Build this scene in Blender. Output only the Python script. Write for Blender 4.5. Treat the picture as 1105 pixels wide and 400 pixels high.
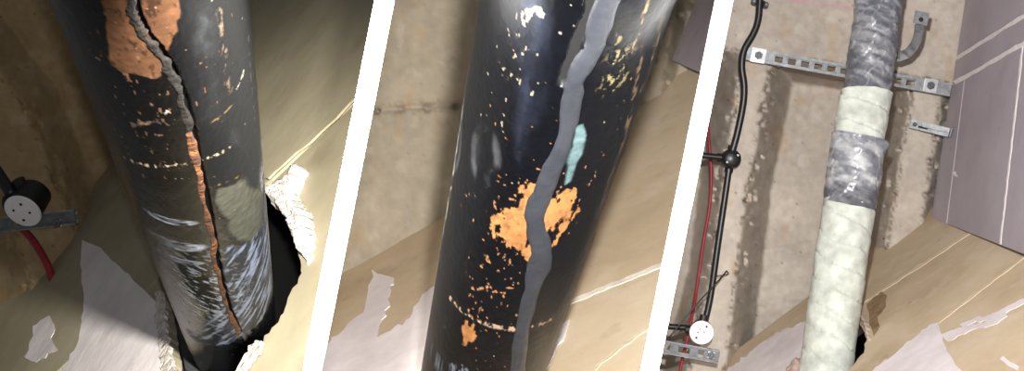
import bpy, bmesh, math, random
import numpy as np
from mathutils import Vector, Matrix
from mathutils.geometry import tessellate_polygon

for o in list(bpy.data.objects):
    bpy.data.objects.remove(o)
scene = bpy.context.scene
COL = scene.collection
random.seed(4)

# ------------------------------------------------------------------ camera
# The place is a ceiling void seen from below: the camera looks straight up.
# world x = image right, world y = image down, world z = height.
LENS, SENSOR, W, H = 50.0, 36.0, 1105.0, 400.0
F = LENS / SENSOR * W
CZ = 1.5
cam_d = bpy.data.cameras.new('camera')
cam_d.lens = LENS; cam_d.sensor_width = SENSOR; cam_d.clip_start = 0.02
cam = bpy.data.objects.new('camera', cam_d)
cam.location = (0, 0, CZ); cam.rotation_euler = (math.pi, 0, 0)
COL.objects.link(cam); scene.camera = cam

def P(px, py, d):
    return Vector(((px - 552.5) * d / F, (py - 200) * d / F, CZ + d))

# ------------------------------------------------------------------ world, lamps, exposure
world = bpy.data.worlds.new('world'); scene.world = world
world.use_nodes = True
wb = world.node_tree.nodes['Background']
wb.inputs[0].default_value = (0.95, 0.97, 1.0, 1); wb.inputs[1].default_value = 0.12
vs = scene.view_settings
vs.view_transform = 'Standard'; vs.look = 'None'; vs.gamma = 1; vs.use_curve_mapping = False
vs.exposure = 0.0

def spot(name, loc, aim, power, size, blend, radius, colr=(1, 1, 1)):
    l = bpy.data.lights.new(name, 'SPOT')
    l.energy = power; l.spot_size = math.radians(size); l.spot_blend = blend
    l.shadow_soft_size = radius; l.color = colr
    o = bpy.data.objects.new(name, l); COL.objects.link(o)
    o.location = loc
    o.rotation_euler = (aim - loc).to_track_quat('-Z', 'Y').to_euler()
    return o

# hand torch at the cracked pipe, phone lamp at the sealed pipe, work lamp at the wrapped pipe
spot('torch', P(290, -141, 0.45), P(290, 318, 1.65), 290, 36, 1.0, 0.012, (1.0, 0.97, 0.88))
spot('phone_lamp', P(710, -200, 0.16), P(562, 225, 1.5), 200, 29, 0.6, 0.01, (1.0, 0.97, 0.93))
spot('work_lamp', P(890, -190, 0.95), P(920, 215, 3.6), 350, 80, 0.9, 0.02, (1.0, 0.98, 0.97))

fl = bpy.data.lights.new('phone_flash', 'POINT'); fl.energy = 32; fl.shadow_soft_size = 0.006  # added fill lamp by the camera, whitens the divider board edges
fo = bpy.data.objects.new('phone_flash', fl); COL.objects.link(fo); fo.location = (0.0, -0.03, CZ - 0.01)

# ------------------------------------------------------------------ helpers
def tag(o, label=None, cat=None, group=None, kind=None):
    if label: o['label'] = label
    if cat: o['category'] = cat
    if group: o['group'] = group
    if kind: o['kind'] = kind
    return o

def s2l(c):
    c = np.asarray(c, float) / 255.0
    return np.where(c <= 0.04045, c / 12.92, ((c + 0.055) / 1.055) ** 2.4)

def obj_from(name, verts, faces, mat, parent=None, smooth=False):
    me = bpy.data.meshes.new(name)
    me.from_pydata([tuple(v) for v in verts], [], faces)
    me.validate(); me.update()
    if smooth:
        me.polygons.foreach_set('use_smooth', [True] * len(me.polygons))
    if mat: me.materials.append(mat)
    o = bpy.data.objects.new(name, me); COL.objects.link(o)
    if parent: o.parent = parent; o.matrix_parent_inverse = parent.matrix_world.inverted() if False else Matrix.Identity(4)
    return o

def from_bm(name, bm, mat, parent=None, smooth=False):
    bmesh.ops.recalc_face_normals(bm, faces=bm.faces[:])
    me = bpy.data.meshes.new(name); bm.to_mesh(me); bm.free()
    if smooth:
        me.polygons.foreach_set('use_smooth', [True] * len(me.polygons))
    if mat: me.materials.append(mat)
    o = bpy.data.objects.new(name, me); COL.objects.link(o)
    if parent: o.parent = parent
    return o

def empty(name):
    # root stays at the origin so parts keep their world coordinates
    o = bpy.data.objects.new(name, None); COL.objects.link(o)
    o.empty_display_size = 0.05
    return o

def root_to(root, loc):
    """move an Empty to the thing's base and keep its parts where they are"""
    root.location = loc
    for c in root.children:
        c.location = c.location - Vector(loc)

# ---- value noise in numpy
def _hash(ix, iy, seed):
    n = (ix.astype(np.int64) * 374761393 + iy.astype(np.int64) * 668265263 + seed * 1442695041) & 0xFFFFFFFF
    n = ((n ^ (n >> 13)) * 1274126177) & 0xFFFFFFFF
    n = n ^ (n >> 16)
    return (n & 0xFFFF) / 65535.0

def vnoise(x, y, seed=0):
    x = np.asarray(x, float); y = np.asarray(y, float)
    ix = np.floor(x); iy = np.floor(y); fx = x - ix; fy = y - iy
    fx = fx * fx * (3 - 2 * fx); fy = fy * fy * (3 - 2 * fy)
    a = _hash(ix, iy, seed); b = _hash(ix + 1, iy, seed)
    c = _hash(ix, iy + 1, seed); d = _hash(ix + 1, iy + 1, seed)
    return (a * (1 - fx) + b * fx) * (1 - fy) + (c * (1 - fx) + d * fx) * fy

def fbm(x, y, seed=0, oct=4):
    t = 0; a = 0.5; s = 0
    for i in range(oct):
        t = t + a * vnoise(x * 2 ** i, y * 2 ** i, seed + 17 * i); s += a; a *= 0.5
    return t / s

def sstep(a, b, x):
    t = np.clip((x - a) / (b - a), 0, 1)
    return t * t * (3 - 2 * t)

def seg_dist(X, Y, pts):
    """distance to polyline and parameter (index units)"""
    best = np.full(X.shape, 1e9); par = np.zeros(X.shape); side = np.zeros(X.shape)
    for i in range(len(pts) - 1):
        ax, ay = pts[i]; bx, by = pts[i + 1]
        dx, dy = bx - ax, by - ay; L2 = dx * dx + dy * dy + 1e-12
        t = np.clip(((X - ax) * dx + (Y - ay) * dy) / L2, 0, 1)
        ex = X - (ax + t * dx); ey = Y - (ay + t * dy)
        d = np.hypot(ex, ey); m = d < best
        best = np.where(m, d, best); par = np.where(m, i + t, par)
        side = np.where(m, np.sign(dx * ey - dy * ex), side)
    return best, par, side

def poly_sd(X, Y, pts):
    """signed distance to polygon, positive inside"""
    d, _, _ = seg_dist(X, Y, list(pts) + [pts[0]])
    ins = np.zeros(X.shape, bool); n = len(pts)
    for i in range(n):
        x1, y1 = pts[i]; x2, y2 = pts[(i + 1) % n]
        c = ((y1 > Y) != (y2 > Y)) & (X < (x2 - x1) * (Y - y1) / (y2 - y1 + 1e-12) + x1)
        ins ^= c
    return np.where(ins, d, -d)

# ---- planes: a pixel is only a way to name a point of a plane that stands in the place
class Plane:
    def __init__(s, a, b, c):
        s.o = a; s.n = (b - a).cross(c - a).normalized()
        if s.n.dot(Vector((0, 0, CZ)) - a) < 0: s.n = -s.n            # normal faces the room
    def hit(s, px, py):
        r = P(px, py, 1.0) - Vector((0, 0, CZ))
        t = (s.o - Vector((0, 0, CZ))).dot(s.n) / r.dot(s.n)
        return Vector((0, 0, CZ)) + r * t
    def axes(s):
        u = Vector((1, 0, 0)); u = (u - s.n * u.dot(s.n)).normalized()
        return u, s.n.cross(u)

def slab(name, pts, n, thick, mat, parent=None, holes=(), lift=0.0, bev=0.0):
    """board cut to an outline (world points in one plane), front face towards n"""
    loops = [list(pts)] + [list(h) for h in holes]
    flat = [p for l in loops for p in l]
    tris = tessellate_polygon(loops)
    N = len(flat)
    verts = [p + n * lift for p in flat] + [p + n * (lift - thick) for p in flat]
    faces = []
    for t in tris:
        a, b, c = [flat[i] for i in t]
        k = (b - a).cross(c - a)
        if k.length < 1e-12: continue
        t = tuple(t) if k.dot(n) > 0 else tuple(reversed(t))
        faces.append(t); faces.append(tuple(i + N for i in reversed(t)))
    base = 0
    for l in loops:
        m = len(l)
        for i in range(m):
            a = base + i; b = base + (i + 1) % m
            faces.append((a, b, b + N, a + N))
        base += m
    o = obj_from(name, verts, faces, mat, parent)
    bm = bmesh.new(); bm.from_mesh(o.data)
    bmesh.ops.recalc_face_normals(bm, faces=bm.faces[:]); bm.to_mesh(o.data); bm.free()
    return o

def ragged(pts, step=6.0, amp=2.0, seed=0, closed=True):
    """roughen an outline given in pixels"""
    rnd = random.Random(seed); out = []
    n = len(pts); m = n if closed else n - 1
    for i in range(m):
        a = pts[i]; b = pts[(i + 1) % n]
        L = math.hypot(b[0] - a[0], b[1] - a[1]); k = max(1, int(L / step))
        for j in range(k):
            t = j / k
            q = amp if (j or True) else 0
            out.append((a[0] + (b[0] - a[0]) * t + rnd.uniform(-q, q), a[1] + (b[1] - a[1]) * t + rnd.uniform(-q, q)))
    if not closed: out.append(pts[-1])
    return out

def tube(name, pts, r, mat, parent=None, seg=12, sub=6, caps=True):
    pts = [Vector(p) for p in pts]
    sm = []
    for i in range(len(pts) - 1):
        p0 = pts[max(i - 1, 0)]; p1 = pts[i]; p2 = pts[i + 1]; p3 = pts[min(i + 2, len(pts) - 1)]
        for j in range(sub):
            t = j / sub
            sm.append(0.5 * ((2 * p1) + (p2 - p0) * t + (2 * p0 - 5 * p1 + 4 * p2 - p3) * t * t + (3 * p1 - p0 - 3 * p2 + p3) * t ** 3))
    sm.append(pts[-1])
    verts = []; faces = []; up = None
    for i, p in enumerate(sm):
        t = (sm[min(i + 1, len(sm) - 1)] - sm[max(i - 1, 0)]).normalized()
        if up is None:
            up = t.orthogonal().normalized()
        up = (up - t * up.dot(t)).normalized(); q = t.cross(up)
        for k in range(seg):
            a = 2 * math.pi * k / seg
            verts.append(p + (up * math.cos(a) + q * math.sin(a)) * r)
    for i in range(len(sm) - 1):
        for k in range(seg):
            a = i * seg + k; b = i * seg + (k + 1) % seg
            faces.append((a, b, b + seg, a + seg))
    if caps:
        faces.append(tuple(reversed(range(seg)))); faces.append(tuple(range(len(verts) - seg, len(verts))))
    return obj_from(name, verts, faces, mat, parent, smooth=True)

def obox(bm, c, u, v, w, hu, hv, hw, bev=0.0):
    vs = []
    for sx in (-1, 1):
        for sy in (-1, 1):
            for sz in (-1, 1):
                vs.append(bm.verts.new(c + u * hu * sx + v * hv * sy + w * hw * sz))
    fs = [(0, 1, 3, 2), (4, 6, 7, 5), (0, 4, 5, 1), (2, 3, 7, 6), (0, 2, 6, 4), (1, 5, 7, 3)]
    faces = [bm.faces.new([vs[i] for i in f]) for f in fs]
    if bev:
        es = list({e for f in faces for e in f.edges})
        bmesh.ops.bevel(bm, geom=es, offset=bev, segments=2, affect='EDGES')

def lathe(bm, c, axis, prof, seg=32, cap0=True, cap1=True):
    axis = axis.normalized(); u = axis.orthogonal().normalized(); v = axis.cross(u)
    rings = []
    for r, h in prof:
        rings.append([bm.verts.new(c + axis * h + (u * math.cos(2 * math.pi * k / seg) + v * math.sin(2 * math.pi * k / seg)) * r) for k in range(seg)])
    for a, b in zip(rings[:-1], rings[1:]):
        for k in range(seg):
            bm.faces.new((a[k], a[(k + 1) % seg], b[(k + 1) % seg], b[k]))
    if cap0: bm.faces.new(list(reversed(rings[0])))
    if cap1: bm.faces.new(rings[-1])

# ------------------------------------------------------------------ materials
def nodes_of(name):
    m = bpy.data.materials.new(name); m.use_nodes = True
    nt = m.node_tree; b = nt.nodes['Principled BSDF']
    return m, nt, b

def mat_noise(name, stops, scale=8, detail=6, rough=0.8, metal=0.0, bump=0.0, bscale=60, spec=0.3, distort=0.0, stretch=(1, 1, 1), second=None):
    """noise driven colour between stops [(pos, sRGB)], optional second layer (scale, lo, hi, sRGB)"""
    m, nt, b = nodes_of(name); N = nt.nodes.new; L = nt.links.new
    tc = N('ShaderNodeTexCoord'); mp = N('ShaderNodeMapping'); mp.inputs['Scale'].default_value = stretch
    L(tc.outputs['Object'], mp.inputs['Vector'])
    no = N('ShaderNodeTexNoise'); no.inputs['Scale'].default_value = scale; no.inputs['Detail'].default_value = detail
    no.inputs['Roughness'].default_value = 0.62; no.inputs['Distortion'].default_value = distort
    L(mp.outputs[0], no.inputs['Vector'])
    cr = N('ShaderNodeValToRGB'); L(no.outputs['Fac'], cr.inputs[0])
    el = cr.color_ramp.elements
    while len(el) > 1: el.remove(el[-1])
    for i, (p, c) in enumerate(stops):
        e = el[0] if i == 0 else el.new(p)
        e.position = p; e.color = (*s2l(c), 1)
    out = cr.outputs[0]
    for k, (sc, lo, hi, c, stg) in enumerate(second or []):
        n2 = N('ShaderNodeTexNoise'); n2.inputs['Scale'].default_value = sc; n2.inputs['Detail'].default_value = 5
        mpo = N('ShaderNodeMapping'); mpo.inputs['Location'].default_value = (3.1 * k + 1.7, 5.3 * k, 2.2); mpo.inputs['Scale'].default_value = stretch
        L(tc.outputs['Object'], mpo.inputs['Vector']); L(mpo.outputs[0], n2.inputs['Vector'])
        mr = N('ShaderNodeMapRange'); mr.inputs[1].default_value = lo; mr.inputs[2].default_value = hi; mr.inputs[4].default_value = stg
        L(n2.outputs['Fac'], mr.inputs[0])
        mx = N('ShaderNodeMix'); mx.data_type = 'RGBA'
        L(mr.outputs[0], mx.inputs[0]); L(out, mx.inputs[6]); mx.inputs[7].default_value = (*s2l(c), 1)
        out = mx.outputs[2]
    L(out, b.inputs['Base Color'])
    b.inputs['Roughness'].default_value = rough; b.inputs['Metallic'].default_value = metal
    b.inputs['Specular IOR Level'].default_value = spec
    if bump:
        n3 = N('ShaderNodeTexNoise'); n3.inputs['Scale'].default_value = bscale; n3.inputs['Detail'].default_value = 5
        L(mp.outputs[0], n3.inputs['Vector'])
        bp = N('ShaderNodeBump'); bp.inputs['Strength'].default_value = bump; bp.inputs['Distance'].default_value = 0.01
        L(n3.outputs['Fac'], bp.inputs['Height']); L(bp.outputs[0], b.inputs['Normal'])
    return m

def mat_painted(name, bump=0.15, bscale=350, spec=0.5, mult=0.25):
    """colour and roughness come from the surface's own wear attribute"""
    m, nt, b = nodes_of(name); N = nt.nodes.new; L = nt.links.new
    at = N('ShaderNodeAttribute'); at.attribute_name = 'wear'
    tc = N('ShaderNodeTexCoord')
    no = N('ShaderNodeTexNoise'); no.inputs['Scale'].default_value = bscale * 0.5; no.inputs['Detail'].default_value = 4
    L(tc.outputs['Object'], no.inputs['Vector'])
    mr = N('ShaderNodeMapRange'); mr.inputs[1].default_value = 0.3; mr.inputs[2].default_value = 0.7
    mr.inputs[3].default_value = 1 - mult; mr.inputs[4].default_value = 1 + mult
    L(no.outputs['Fac'], mr.inputs[0])
    mx = N('ShaderNodeVectorMath'); mx.operation = 'SCALE'
    L(at.outputs['Color'], mx.inputs[0]); L(mr.outputs[0], mx.inputs[3])
    L(mx.outputs[0], b.inputs['Base Color']); L(at.outputs['Alpha'], b.inputs['Roughness'])
    b.inputs['Specular IOR Level'].default_value = spec
    n3 = N('ShaderNodeTexNoise'); n3.inputs['Scale'].default_value = bscale; n3.inputs['Detail'].default_value = 3
    L(tc.outputs['Object'], n3.inputs['Vector'])
    bp = N('ShaderNodeBump'); bp.inputs['Strength'].default_value = bump; bp.inputs['Distance'].default_value = 0.004
    L(n3.outputs['Fac'], bp.inputs['Height']); L(bp.outputs[0], b.inputs['Normal'])
    return m

def mat_plain(name, c, rough=0.5, metal=0.0, spec=0.4, bump=0.0, bscale=200, vary=0.12):
    lo = tuple(max(0, x * (1 - vary)) for x in c); hi = tuple(min(255, x * (1 + vary)) for x in c)
    return mat_noise(name, [(0.3, lo), (0.7, hi)], scale=40, rough=rough, metal=metal, spec=spec, bump=bump, bscale=bscale)

M = {}
M['board_tan'] = mat_noise('tan_board_paper', [(0.25, (172, 152, 126)), (0.5, (192, 172, 144)), (0.75, (204, 187, 162))], scale=5, rough=0.75, bump=0.08, bscale=40,
                           second=[(14, 0.56, 0.72, (206, 190, 168), 0.6), (30, 0.64, 0.75, (150, 128, 100), 0.4)])
M['board_olive'] = mat_noise('olive_grey_board_paper', [(0.25, (140, 130, 106)), (0.55, (160, 150, 126)), (0.8, (172, 162, 140))], scale=4, rough=0.6, bump=0.08, bscale=30,
                             second=[(9, 0.6, 0.75, (120, 108, 84), 0.55)])
M['board_mauve'] = mat_noise('mauve_board_paper', [(0.25, (150, 140, 147)), (0.5, (164, 154, 161)), (0.8, (176, 167, 173))], scale=4, rough=0.65, bump=0.06, bscale=30,
                             second=[(16, 0.64, 0.74, (168, 160, 168), 0.6), (22, 0.66, 0.75, (130, 120, 130), 0.5)])
M['skim'] = mat_noise('white_skim_plaster', [(0.3, (205, 195, 196)), (0.7, (232, 224, 224))], scale=9, rough=0.7, bump=0.2, bscale=25)
M['plaster_lump'] = mat_noise('torn_plaster', [(0.3, (170, 160, 152)), (0.7, (226, 218, 212))], scale=60, rough=0.9, bump=0.8, bscale=120)
M['plaster_pink'] = mat_noise('pink_torn_paper', [(0.3, (176, 148, 132)), (0.7, (222, 200, 186))], scale=60, rough=0.9, bump=0.6, bscale=120)
M['paper_brown'] = mat_noise('torn_brown_paper', [(0.3, (120, 96, 66)), (0.7, (158, 132, 98))], scale=40, rough=0.9, bump=0.5, bscale=90)
M['filler'] = mat_noise('joint_filler', [(0.3, (206, 192, 176)), (0.7, (232, 222, 210))], scale=30, rough=0.8, bump=0.3, bscale=90)
M['filler_grey'] = mat_noise('grey_joint_filler', [(0.3, (214, 206, 204)), (0.7, (238, 230, 230))], scale=30, rough=0.8, bump=0.3, bscale=90)
M['filler_tan'] = mat_noise('tan_joint_filler', [(0.3, (196, 178, 150)), (0.7, (214, 198, 172))], scale=30, rough=0.8, bump=0.3, bscale=90)
M['white_board'] = mat_noise('white_partition_board', [(0.3, (244, 244, 244)), (0.7, (252, 252, 252))], scale=12, rough=0.8, bump=0.03)
M['membrane'] = mat_plain('black_membrane', (14, 14, 15), rough=0.9, spec=0.1)  # sheets behind the wall holes; their black stands in for shade
M['galv'] = mat_noise('galvanised_steel', [(0.3, (112, 114, 116)), (0.7, (156, 158, 160))], scale=70, rough=0.55, metal=0.7, spec=0.5)
M['galv_dark'] = mat_noise('dull_galvanised_steel', [(0.3, (84, 86, 88)), (0.7, (120, 122, 124))], scale=60, rough=0.5, metal=0.6)
M['zinc'] = mat_plain('bright_zinc', (205, 208, 212), rough=0.3, metal=0.9)
M['black_pvc'] = mat_plain('black_plastic', (20, 20, 22), rough=0.4, spec=0.5)
M['white_pvc'] = mat_plain('white_plastic', (226, 222, 224), rough=0.45, vary=0.03)
M['dark_slot'] = mat_plain('dark_recess', (30, 28, 28), rough=0.8)  # dark pads standing in for the shade inside holes and slots
M['red_cable'] = mat_plain('red_cable_sheath', (132, 34, 42), rough=0.5)
M['wire'] = mat_plain('dull_steel_wire', (70, 66, 64), rough=0.5, metal=0.5)
M['pipe'] = mat_painted('coated_iron_pipe', bump=0.04, bscale=260, spec=0.05)
M['pipe_sealed'] = mat_painted('coated_iron_pipe_clean', bump=0.05, bscale=260, spec=0.38)
M['sealant'] = mat_noise('grey_sealant', [(0.3, (42, 44, 49)), (0.7, (56, 58, 64))], scale=30, rough=0.35, spec=0.5, bump=0.1, bscale=60)
M['crack_rust'] = mat_noise('rusty_crack_edge', [(0.3, (36, 20, 12)), (0.5, (84, 50, 26)), (0.7, (128, 82, 42))], scale=45, rough=0.85, bump=0.4, bscale=160)
M['crack_dark'] = mat_noise('dark_crack_edge', [(0.3, (8, 7, 6)), (0.55, (18, 14, 12)), (0.75, (40, 33, 28))], scale=50, rough=0.6, bump=0.4, bscale=140)
M['concrete'] = mat_painted('board_marked_concrete', bump=0.22, bscale=90, spec=0.15, mult=0.08)
M['floor'] = mat_noise('floor_screed', [(0.3, (110, 106, 100)), (0.7, (140, 136, 128))], scale=3, rough=0.9)

def set_wear_light(me, rgb, rough):
    a = me.attributes.new('wear', 'FLOAT_COLOR', 'POINT')
    buf = np.ones((len(me.vertices), 4), np.float32)
    buf[:, :3] = rgb; buf[:, 3] = rough
    a.data.foreach_set('color', buf.ravel())

def grid_mesh(name, V, mat, wrap_cols=False, parent=None):
    """V: rows x cols x 3"""
    R, C, _ = V.shape
    i, j = np.meshgrid(np.arange(R - 1), np.arange(C if wrap_cols else C - 1), indexing='ij')
    jn = (j + 1) % C
    f = np.stack([i * C + j, i * C + jn, (i + 1) * C + jn, (i + 1) * C + j], -1).reshape(-1, 4)
    me = bpy.data.meshes.new(name)
    me.vertices.add(R * C); me.vertices.foreach_set('co', V.reshape(-1).astype(np.float32))
    me.loops.add(f.size); me.loops.foreach_set('vertex_index', f.ravel().astype(np.int32))
    me.polygons.add(len(f)); me.polygons.foreach_set('loop_start', (np.arange(len(f)) * 4).astype(np.int32))
    me.polygons.foreach_set('use_smooth', np.ones(len(f), bool))
    me.update(calc_edges=True); me.validate()
    me.materials.append(mat)
    o = bpy.data.objects.new(name, me); COL.objects.link(o)
    if parent: o.parent = parent
    return o

def mixc(col, c, m):
    m = np.clip(m, 0, 1)[..., None]
    return col * (1 - m) + s2l(c) * m

# ================================================================== STRUCTURE
o = slab('floor', [Vector((-3, -2.5, 0)), Vector((3, -2.5, 0)), Vector((3, 2.5, 0)), Vector((-3, 2.5, 0))], Vector((0, 0, 1)), 0.1, M['floor'])
tag(o, 'bare grey screed floor under the ceiling void', 'floor', kind='structure')

# ---- two added white boards stand in for the dividing strips between the bays; each leans and stands on edge towards the viewer
def mid1(y): return 415.0 - 0.196 * y
def mid2(y): return 781.5 - 0.2015 * y
def partition(name, midf, d0, d1, thick, label):
    a = P(midf(0), 0, d0); b = P(midf(400), 400, d0)
    c = (a + b) / 2; u = (b - a).normalized()
    w = (c - Vector((0, 0, CZ))); w = (w - u * w.dot(u)).normalized()
    n = u.cross(w)
    bm = bmesh.new()
    L = (d1 - d0) / w.z
    obox(bm, c + w * L / 2, u, n, w, 1.15, thick / 2, L / 2, 0.0006)
    o = from_bm(name, bm, M['white_board'])
    tag(o, label, 'partition', kind='structure')
    return n
partition('wall_partition', mid1, 0.82, 2.75, 0.0112, 'white board partition between cracked pipe bay and sealed pipe bay')
partition('wall_partition', mid2, 0.82, 4.2, 0.0103, 'white board partition between sealed pipe bay and wrapped pipe bay')

# ---- ceilings as relief: ribs stand proud of the recessed panels
def ceiling(x0, x1, y0, y1, step, d_rib, drop, ribs, slope, base, dirt, tints, seed, label, clip, chalk=()):
    xs = np.arange(x0, x1 + step, step); ys = np.arange(y0, y1 + step, step)
    X, Y = np.meshgrid(xs, ys)
    # partition side of the slab follows the partition
    X = clip(X, Y)
    sd = np.full(X.shape, -1e9)
    for r in ribs: sd = np.maximum(sd, poly_sd(X, Y, r))
    edge = (fbm(X / 9, Y / 9, seed, 4) - 0.5) * 3.2
    bite = np.clip(fbm(X / 6, Y / 6, seed + 5, 3) - 0.60, 0, 1) * 30
    e = sd + edge - bite * (np.abs(sd) < 9)
    t = np.clip(-e / slope, 0, 1); t = 0.8 * t + 0.2 * sstep(0, 1, t)
    d = d_rib + drop * t
    d += (fbm(X / 40, Y / 40, seed + 9, 4) - 0.5) * 0.012 + (fbm(X / 4, Y / 4, seed + 3, 3) - 0.5) * 0.004
    lines = np.abs(((Y + 0.16 * X + 3 * fbm(X / 60, Y / 60, seed + 2, 2)) / 62.0) % 1.0 - 0.5) * 62
    d += 0.004 * np.exp(-(lines / 1.2) ** 2) * t
    dm_ = d_rib + drop * t
    V = np.stack([(X - 552.5) * dm_ / F, (Y - 200) * dm_ / F, CZ + d], -1)
    o = grid_mesh('ceiling', V, M['concrete'])
    n1 = fbm(X / 45, Y / 45, seed + 21, 5); n2 = fbm(X / 7, Y / 7, seed + 31, 4); n3 = fbm(X / 2.2, Y / 2.2, seed + 41, 2)
    col = s2l(base)[None, None, :] * (0.72 + 0.34 * n1 + 0.22 * n2)[..., None]
    dm = (np.exp(-((sd - 2) / 2.2) ** 2) * sstep(0.45, 0.62, n2 * 0.5 + 0.5 * n3) * 0.75)[..., None]   # chipped, dirty arris
    col = col * (1 - dm) + s2l(dirt) * dm
    pit = (sstep(0.86, 0.92, n3) * 0.6)[..., None]
    col = col * (1 - pit) + s2l(dirt) * pit
    pale = (sstep(0.60, 0.75, fbm(X / 16, Y / 16, seed + 51, 4)) * 0.4)[..., None]
    col = col * (1 - pale) + s2l(tints[0]) * pale
    rus = (sstep(0.66, 0.78, fbm(X / 18, Y / 36, seed + 61, 4)) * 0.3)[..., None]
    col = col * (1 - rus) + s2l(tints[1]) * rus
    for pts, cc in chalk:
        dd, _, _ = seg_dist(X, Y, pts); col = mixc(col, cc, sstep(1.6, 0.4, dd) * 0.6)
    set_wear_light(o.data, col.reshape(-1, 3), np.full(X.size, 0.92))
    tag(o, label, 'ceiling', kind='structure')
    return o

ceiling(-160, 440, -150, 470, 2.5, 2.5, 0.13,
        [[(-120, -60), (-14, 60), (0, 82), (26, 112), (60, 198), (92, 268), (140, 380), (100, 480), (70, 480), (40, 330), (2, 205), (-12, 175), (-160, 40)]],
        40, (150, 128, 96), (70, 52, 34), ((176, 160, 132), (140, 104, 62)), 11,  # brown of the dim bay light put into the base colour
        'brown lit concrete soffit with chipped rib behind the cracked pipe', lambda X, Y: np.minimum(X, mid1(Y)))
ceiling(300, 830, -150, 470, 2.5, 2.2, 0.05,
        [[(300, -150), (560, -150), (520, 90), (500, 108), (300, 124)], [(300, 132), (500, 115), (700, 118), (700, 470), (300, 470)],
         [(730, 0), (756, 0), (800, -150), (770, -150), (732, -6), (686, 118), (712, 112)]],
        14, (142, 132, 116), (122, 110, 90), ((164, 156, 141), (156, 130, 94)), 23,
        'pale stained concrete soffit behind the sealed pipe', lambda X, Y: np.clip(X, mid1(Y), mid2(Y)))
ceiling(640, 1230, -120, 470, 2.0, 3.9, 0.26,
        [[(640, -120), (1230, -120), (1230, 60), (1100, 98), (1015, 90), (930, 74), (832, 60), (798, 56), (640, 40)],
         [(800, 50), (832, 55), (831, 80), (807, 200), (783, 400), (772, 470), (722, 470), (742, 400), (768, 295), (782, 185), (797, 85)],
         [(985, 80), (1017, 90), (1014, 130), (998, 225), (988, 300), (950, 300), (962, 225), (982, 110)]],
        26, (170, 160, 148), (74, 60, 48), ((184, 176, 164), (164, 134, 100)), 37,
        'grey ribbed concrete soffit with chipped ribs behind the wrapped pipe', lambda X, Y: np.maximum(X, mid2(Y)), [([(845, 0), (890, 5), (930, 10)], (190, 130, 150))])

# ---- bay of the cracked pipe: one board wall, the pipe goes through a broken hole in it
def inv_plane(line_a, line_b, d_line, ref, d_ref):
    return Plane(P(*line_a, d_line), P(*line_b, d_line), P(*ref, d_ref))
W1 = inv_plane((0, 355), (285, 0), 2.5, (243, 345), 1.68)
W2 = inv_plane((370, 295), (755, 78), 2.2, (600, 400), 1.5)
W3 = inv_plane((790, 395), (1008, 232), 3.9, (905, 380), 3.42)

def on(pl, pts): return [pl.hit(x, y) for x, y in pts]

wall1 = tag(empty('wall_left'), 'broken olive plasterboard wall around the cracked black pipe', 'wall', kind='structure')
rimR = ragged([(293, 196), (300, 214), (309, 236), (316, 262), (324, 284), (322, 300), (314, 310), (301, 340), (278, 371), (260, 396), (240, 440)], 5, 1.8, 3, False)
rimL = ragged([(200, 445), (187, 400), (180, 352), (177, 325), (170, 303)], 5, 1.5, 4, False)
seamL = [(60, 405), (-20, 480)]
s1 = (391, 102)
rim_top = [(192, 280), (215, 250), (245, 225), (275, 205)]
low = [s1] + rimR + rimL + seamL + [(-20, 640), (284, 640)]
upp = [s1, (293, 193)] + list(reversed(rim_top)) + [(170, 300), (59, 402), (-21, 477), (-135, 477), (-40, 350), (260, -30), (300, -110), (431, -110)]
slab('wall_board', on(W1, low), W1.n, 0.0125, M['board_olive'], wall1, lift=-0.002)
slab('wall_board', on(W1, upp), W1.n, 0.0125, M['board_olive'], wall1)
# white skim on the left of the hole
sk = ragged([(90, 258), (108, 268), (135, 292), (160, 316), (174, 332), (178, 352), (184, 392), (196, 440), (60, 470), (20, 470), (64, 404), (84, 372), (91, 330), (88, 292)], 6, 1.3, 8)
slab('skim_patch', on(W1, sk), W1.n, 0.003, M['skim'], wall1, lift=0.0015)
slab('skim_patch', on(W1, ragged([(36, 352), (52, 342), (60, 350), (56, 366), (62, 376), (40, 392), (28, 384), (34, 370)], 5, 2, 9)), W1.n, 0.003, M['skim'], wall1, lift=0.001)
# torn edge of the left rim
slab('torn_paper', on(W1, ragged([(170, 318), (176, 316), (181, 350), (184, 372), (190, 400), (196, 430), (184, 430), (176, 390), (172, 350)], 4, 1.8, 10)), W1.n, 0.006, M['plaster_lump'], wall1, lift=0.005)
# torn tape along the seam
tp = [(291, 195), (318, 171), (336, 155), (343, 146), (362, 130), (386, 108), (392, 103), (390, 107), (368, 131), (352, 145), (340, 157), (318, 173.5), (294, 196)]
slab('torn_tape', on(W1, ragged(tp, 9, 0.5, 12)), W1.n, 0.003, M['board_olive'], wall1, lift=0.008)
slab('torn_paper', on(W1, ragged([(284, 378), (272, 392), (258, 420), (250, 440), (242, 438), (260, 396), (272, 376), (280, 368), (284, 370)], 4, 1.6, 14)), W1.n, 0.004, M['plaster_lump'], wall1, lift=0.004)

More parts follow.
